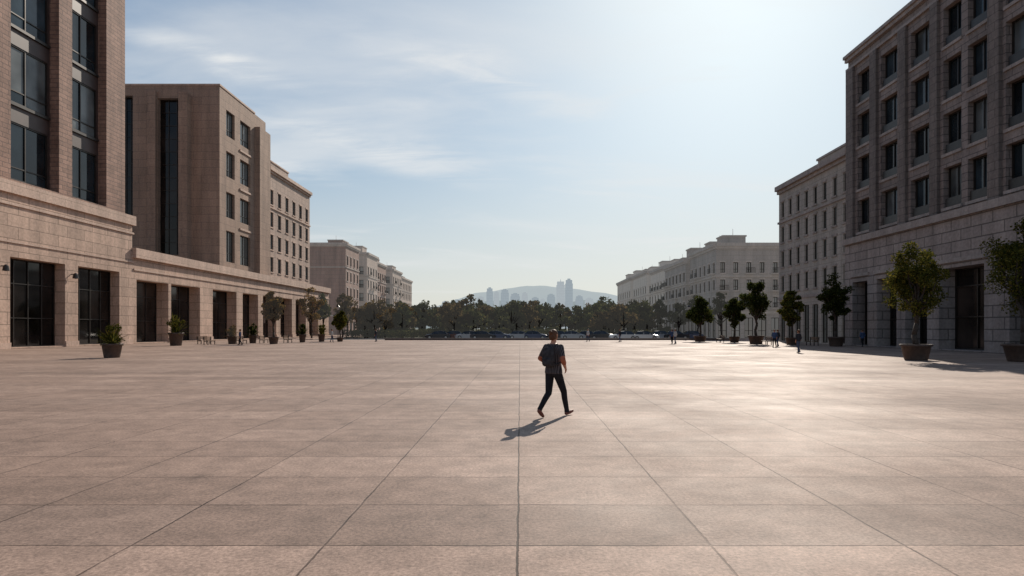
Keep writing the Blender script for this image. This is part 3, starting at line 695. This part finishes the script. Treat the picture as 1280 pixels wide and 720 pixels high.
    tor=(cen[:,2]>.88)&(cen[:,2]<1.475)&(rad<1.02)&(L!=SHIRT)
    armskin=((L==SKIN)|(L==SLEEVE))&(best<.006)
    L[tor&~armskin]=SHIRT
    L[(cen[:,2]>1.49)&(L==SHIRT)]=SKIN
    hairf=(cen[:,2]>1.57)&(cen[:,1]<.02)&(np.abs(cen[:,0])<.072)
    L[hairf]=HAIR; L[(cen[:,2]>1.70)]=HAIR
    out.materials.clear()
    for m in mats: out.materials.append(m)
    out.polygons.foreach_set('material_index',L); out.update(); out.name=name
    return out
pose1={'R':dict(knee=(.10,.23,.50),ankle=(.085,.37,.10),heel=(.085,.345,.045),toe=(.10,.56,.075),elbow=(.285,-.10,1.17),wrist=(.235,.07,1.0)),
       'L':dict(knee=(-.10,-.03,.48),ankle=(-.085,-.36,.20),heel=(-.085,-.40,.155),toe=(-.095,-.24,.035),elbow=(-.31,-.02,1.18),wrist=(-.215,.17,1.06))}
pose2={'R':dict(knee=(.09,.10,.49),ankle=(.085,.10,.10),heel=(.085,.07,.045),toe=(.10,.26,.04),elbow=(.25,-.04,1.14),wrist=(.24,.05,.90)),
       'L':dict(knee=(-.09,-.02,.48),ankle=(-.085,-.20,.14),heel=(-.085,-.24,.09),toe=(-.095,-.05,.035),elbow=(-.25,-.03,1.14),wrist=(-.24,.03,.90))}
def shirtmat():
    m,nt,b=newmat('striped_shirt'); N=nt.nodes.new; L=nt.links.new
    tc=N('ShaderNodeTexCoord'); w=N('ShaderNodeTexWave'); w.inputs['Scale'].default_value=9; w.inputs['Distortion'].default_value=1.5; w.bands_direction='X'; L(tc.outputs['Object'],w.inputs['Vector'])
    cr=N('ShaderNodeValToRGB'); L(w.outputs['Fac'],cr.inputs[0]); cr.color_ramp.elements[0].color=(.025,.022,.024,1); cr.color_ramp.elements[1].color=(.12,.10,.10,1)
    L(cr.outputs[0],b.inputs['Base Color']); b.inputs['Roughness'].default_value=.95; b.inputs['Specular IOR Level'].default_value=.2
    n=N('ShaderNodeTexNoise'); n.inputs['Scale'].default_value=11; L(tc.outputs['Object'],n.inputs['Vector']); bp=N('ShaderNodeBump'); bp.inputs['Strength'].default_value=.8; bp.inputs['Distance'].default_value=.03; L(n.outputs['Fac'],bp.inputs['Height']); L(bp.outputs[0],b.inputs['Normal'])
    return m
skin=simple('skin',(.50,.24,.15),.55,0,.08,20); hair=simple('brown_hair',(.10,.042,.02),.6,0,.4,60,spec=.3)
trou=simple('dark_trousers',(.018,.017,.020),.9,0,.3,12,bump=.6,spec=.2); shoe=simple('red_shoes',(.16,.045,.03),.6)
sleeve=simple('orange_sleeve',(.36,.11,.055),.85,0,.3,14,bump=.5)
pmh=person_mesh('body',[skin,shirtmat(),trou,shoe,hair,sleeve],pose1)
d0=12.95; pe=empty('walking_person',(PX(692,d0),d0,0),rot=-math.radians(36))
obj('body',pmh,parent=pe)
V=[];Fc=[]
loft(V,Fc,[(0,-.19,1.03,.09,.04),(0,-.195,1.05,.125,.065),(0,-.20,1.15,.135,.08),(0,-.195,1.28,.13,.072),(0,-.18,1.38,.11,.058),(0,-.165,1.42,.07,.035)])
loft(V,Fc,[(0,-.265,1.06,.08,.02),(0,-.27,1.08,.095,.035),(0,-.275,1.18,.095,.035),(0,-.265,1.205,.08,.02)])
for s in (-1,1):
    for p,q in (((s*.09,-.13,1.40),(s*.105,-.04,1.475)),((s*.105,-.04,1.475),(s*.11,.09,1.42)),((s*.11,.09,1.42),(s*.115,.145,1.30)),((s*.115,.145,1.30),(s*.15,.11,1.16)),((s*.15,.11,1.16),(s*.16,-.08,1.08)),((s*.16,-.08,1.08),(s*.11,-.16,1.06))):
        capsule(V,Fc,p,q,.017,.017,8)
capsule(V,Fc,(-.03,-.15,1.42),(0,-.15,1.455),.008,.008,8); capsule(V,Fc,(0,-.15,1.455),(.03,-.15,1.42),.008,.008,8)
bk=remesh('backpack',V,Fc,.007,2); bk.materials.clear(); bk.materials.append(simple('backpack_fabric',(.045,.040,.042),.9,0,.4,14,bump=.6,spec=.2)); obj('backpack',bk,parent=pe)
dk=simple('black_jacket',(.02,.022,.03),.9); bl=simple('blue_jacket',(.04,.07,.15),.9); bshoe=simple('black_shoes',(.02,.02,.02),.6); jean=simple('jeans',(.05,.07,.12),.9); wh=simple('light_shirt',(.5,.5,.48),.9)
pa=person_mesh('pedestrian',[skin,dk,jean,bshoe,hair,dk],pose2,.012)
pb=pa.copy(); pb.materials[1]=bl; pb.materials[2]=trou; pb.materials[5]=bl
pc=pa.copy(); pc.materials[1]=wh; pc.materials[2]=jean; pc.materials[5]=wh
for px,by,me,r in ((998,441,pa,.4),(968,434,pb,2.4),(972,433.5,pa,.4),(1078,434,pb,.1),(840,430,pb,.2),(844,430,pc,.6),(470,427,pa,1.2),(300,431.5,pb,2.0),(775,427.5,pa,1.0),(735,427,pc,2.2),(415,428,pc,-1)):
    d=PD(by); obj('pedestrian',me,(PX(px,d),d,0),rot=r,scale=.95)

# ------------------------------------------------------------ world
w=bpy.data.worlds.new('World'); S.world=w; w.use_nodes=True; nt=w.node_tree; N=nt.nodes.new; L=nt.links.new
bg=nt.nodes['Background']; sky=N('ShaderNodeTexSky'); sky.sky_type='NISHITA'; sky.sun_disc=False
sky.sun_elevation=math.radians(SUN_EL); sky.sun_rotation=math.radians(SUN_AZ); sky.dust_density=1.3; sky.air_density=1.0; sky.ozone_density=2.0
def vm(op,a,b):
    n=N('ShaderNodeVectorMath'); n.operation=op
    if isinstance(a,tuple): n.inputs[0].default_value=a
    else: L(a,n.inputs[0])
    if isinstance(b,tuple): n.inputs[1].default_value=b
    else: L(b,n.inputs[1])
    return n.outputs[0]
den=vm('ADD',vm('MULTIPLY',sky.outputs[0],(.070,.075,.080)),(1,1,1))
skyc=vm('MULTIPLY',vm('DIVIDE',sky.outputs[0],den),(1.02,1.22,1.36))
tc=N('ShaderNodeTexCoord'); sp=N('ShaderNodeSeparateXYZ'); L(tc.outputs['Generated'],sp.inputs[0])
zz=N('ShaderNodeMath'); zz.operation='MAXIMUM'; L(sp.outputs[2],zz.inputs[0]); zz.inputs[1].default_value=0
za=N('ShaderNodeMath'); za.operation='ADD'; L(zz.outputs[0],za.inputs[0]); za.inputs[1].default_value=.16
dx=N('ShaderNodeMath'); dx.operation='DIVIDE'; L(sp.outputs[0],dx.inputs[0]); L(za.outputs[0],dx.inputs[1])
dy=N('ShaderNodeMath'); dy.operation='DIVIDE'; L(sp.outputs[1],dy.inputs[0]); L(za.outputs[0],dy.inputs[1])
cb=N('ShaderNodeCombineXYZ'); L(dx.outputs[0],cb.inputs[0]); L(dy.outputs[0],cb.inputs[1])
def mapr(src,a,b,c,d):
    mr=N('ShaderNodeMapRange'); mr.interpolation_type='SMOOTHSTEP'; mr.inputs[1].default_value=a; mr.inputs[2].default_value=b; mr.inputs[3].default_value=c; mr.inputs[4].default_value=d; L(src,mr.inputs[0]); return mr.outputs[0]
def cloud(rot,scale,loc,lo,hi,amt,dist,det=9,rough=.55):
    mp=N('ShaderNodeMapping'); mp.inputs['Rotation'].default_value=(0,0,math.radians(rot)); mp.inputs['Scale'].default_value=scale; mp.inputs['Location'].default_value=loc; L(cb.outputs[0],mp.inputs[0])
    n1=N('ShaderNodeTexNoise'); n1.inputs['Scale'].default_value=1.0; n1.inputs['Detail'].default_value=det; n1.inputs['Roughness'].default_value=rough; n1.inputs['Distortion'].default_value=dist; L(mp.outputs[0],n1.inputs['Vector'])
    return mapr(n1.outputs['Fac'],lo,hi,0,amt)
c1=cloud(40,(.35,1.1,1),(3.1,1.7,0),.48,.74,.6,.7)
c2=cloud(-30,(.9,2.2,1),(7.3,4.1,0),.54,.78,.45,1.0,10,.6)
# discrete cirrus wisps: soft elongated patches broken up by fibrous noise
fib=cloud(-45,(2.2,9,1),(1.3,.4,0),.32,.70,1.0,.8,8,.62)
wn=N('ShaderNodeTexNoise'); wn.inputs['Scale'].default_value=3.5; wn.inputs['Detail'].default_value=5; L(cb.outputs[0],wn.inputs['Vector'])
wob=vm('MULTIPLY',vm('SUBTRACT',wn.outputs['Color'],(.5,.5,.5)),(.22,.22,0))
pos=vm('ADD',cb.outputs[0],wob)
def wisp(cx,cy,ang,hl,hw,amt):
    ca,sa=math.cos(math.radians(ang)),math.sin(math.radians(ang))
    q=vm('SUBTRACT',pos,(cx,cy,0))
    def dot(v):
        n=N('ShaderNodeVectorMath'); n.operation='DOT_PRODUCT'; L(q,n.inputs[0]); n.inputs[1].default_value=v; return n.outputs['Value']
    c=N('ShaderNodeCombineXYZ'); L(dot((ca/hl,sa/hl,0)),c.inputs[0]); L(dot((-sa/hw,ca/hw,0)),c.inputs[1])
    ln=N('ShaderNodeVectorMath'); ln.operation='LENGTH'; L(c.outputs[0],ln.inputs[0])
    m=mapr(ln.outputs['Value'],0.0,1.0,amt,0)
    k=N('ShaderNodeMath'); k.operation='MULTIPLY'; L(m,k.inputs[0]); L(fib,k.inputs[1]); return k.outputs[0]
hz=mapr(sp.outputs[2],0,.30,.65,0)
cur=skyc
for c,cc in ((hz,(7.7,7.5,7.0,1)),(c1,(8.2,8.3,8.3,1)),(c2,(8.2,8.3,8.3,1)),(wisp(-.76,1.63,45,.34,.10,1.0),(8.0,8.2,8.3,1)),(wisp(-.50,2.2,43,.75,.22,.8),(8.0,8.2,8.3,1)),(wisp(-.12,1.75,30,.5,.14,.7),(8.3,8.4,8.4,1)),(wisp(-.95,2.3,40,.5,.15,.6),(8.0,8.2,8.3,1))):
    mx=N('ShaderNodeMix'); mx.data_type='RGBA'; L(c,mx.inputs[0]); L(cur,mx.inputs[6]); mx.inputs[7].default_value=cc; cur=mx.outputs[2]
L(cur,bg.inputs[0]); bg.inputs[1].default_value=.1

sd=bpy.data.lights.new('sun','SUN'); sd.energy=4.6; sd.angle=math.radians(.55); sd.color=(1,.90,.78)
so=bpy.data.objects.new('sun',sd); col.objects.link(so)
a=math.radians(SUN_AZ); e=math.radians(SUN_EL); dirv=Vector((math.sin(a)*math.cos(e),math.cos(a)*math.cos(e),math.sin(e)))
so.rotation_euler=(-dirv).to_track_quat('-Z','Y').to_euler(); so.location=dirv*100

cd=bpy.data.cameras.new('camera'); cd.sensor_width=36; cd.lens=36*F/1280; cd.clip_end=20000; cd.clip_start=.1
cd.shift_x=(640-VX)/1280; cd.shift_y=(HY-360)/1280
co=bpy.data.objects.new('camera',cd); col.objects.link(co); co.location=(0,0,CH); co.rotation_euler=(math.radians(90),0,0); S.camera=co
S.view_settings.view_transform='Standard'; S.view_settings.look='None'; S.view_settings.exposure=0
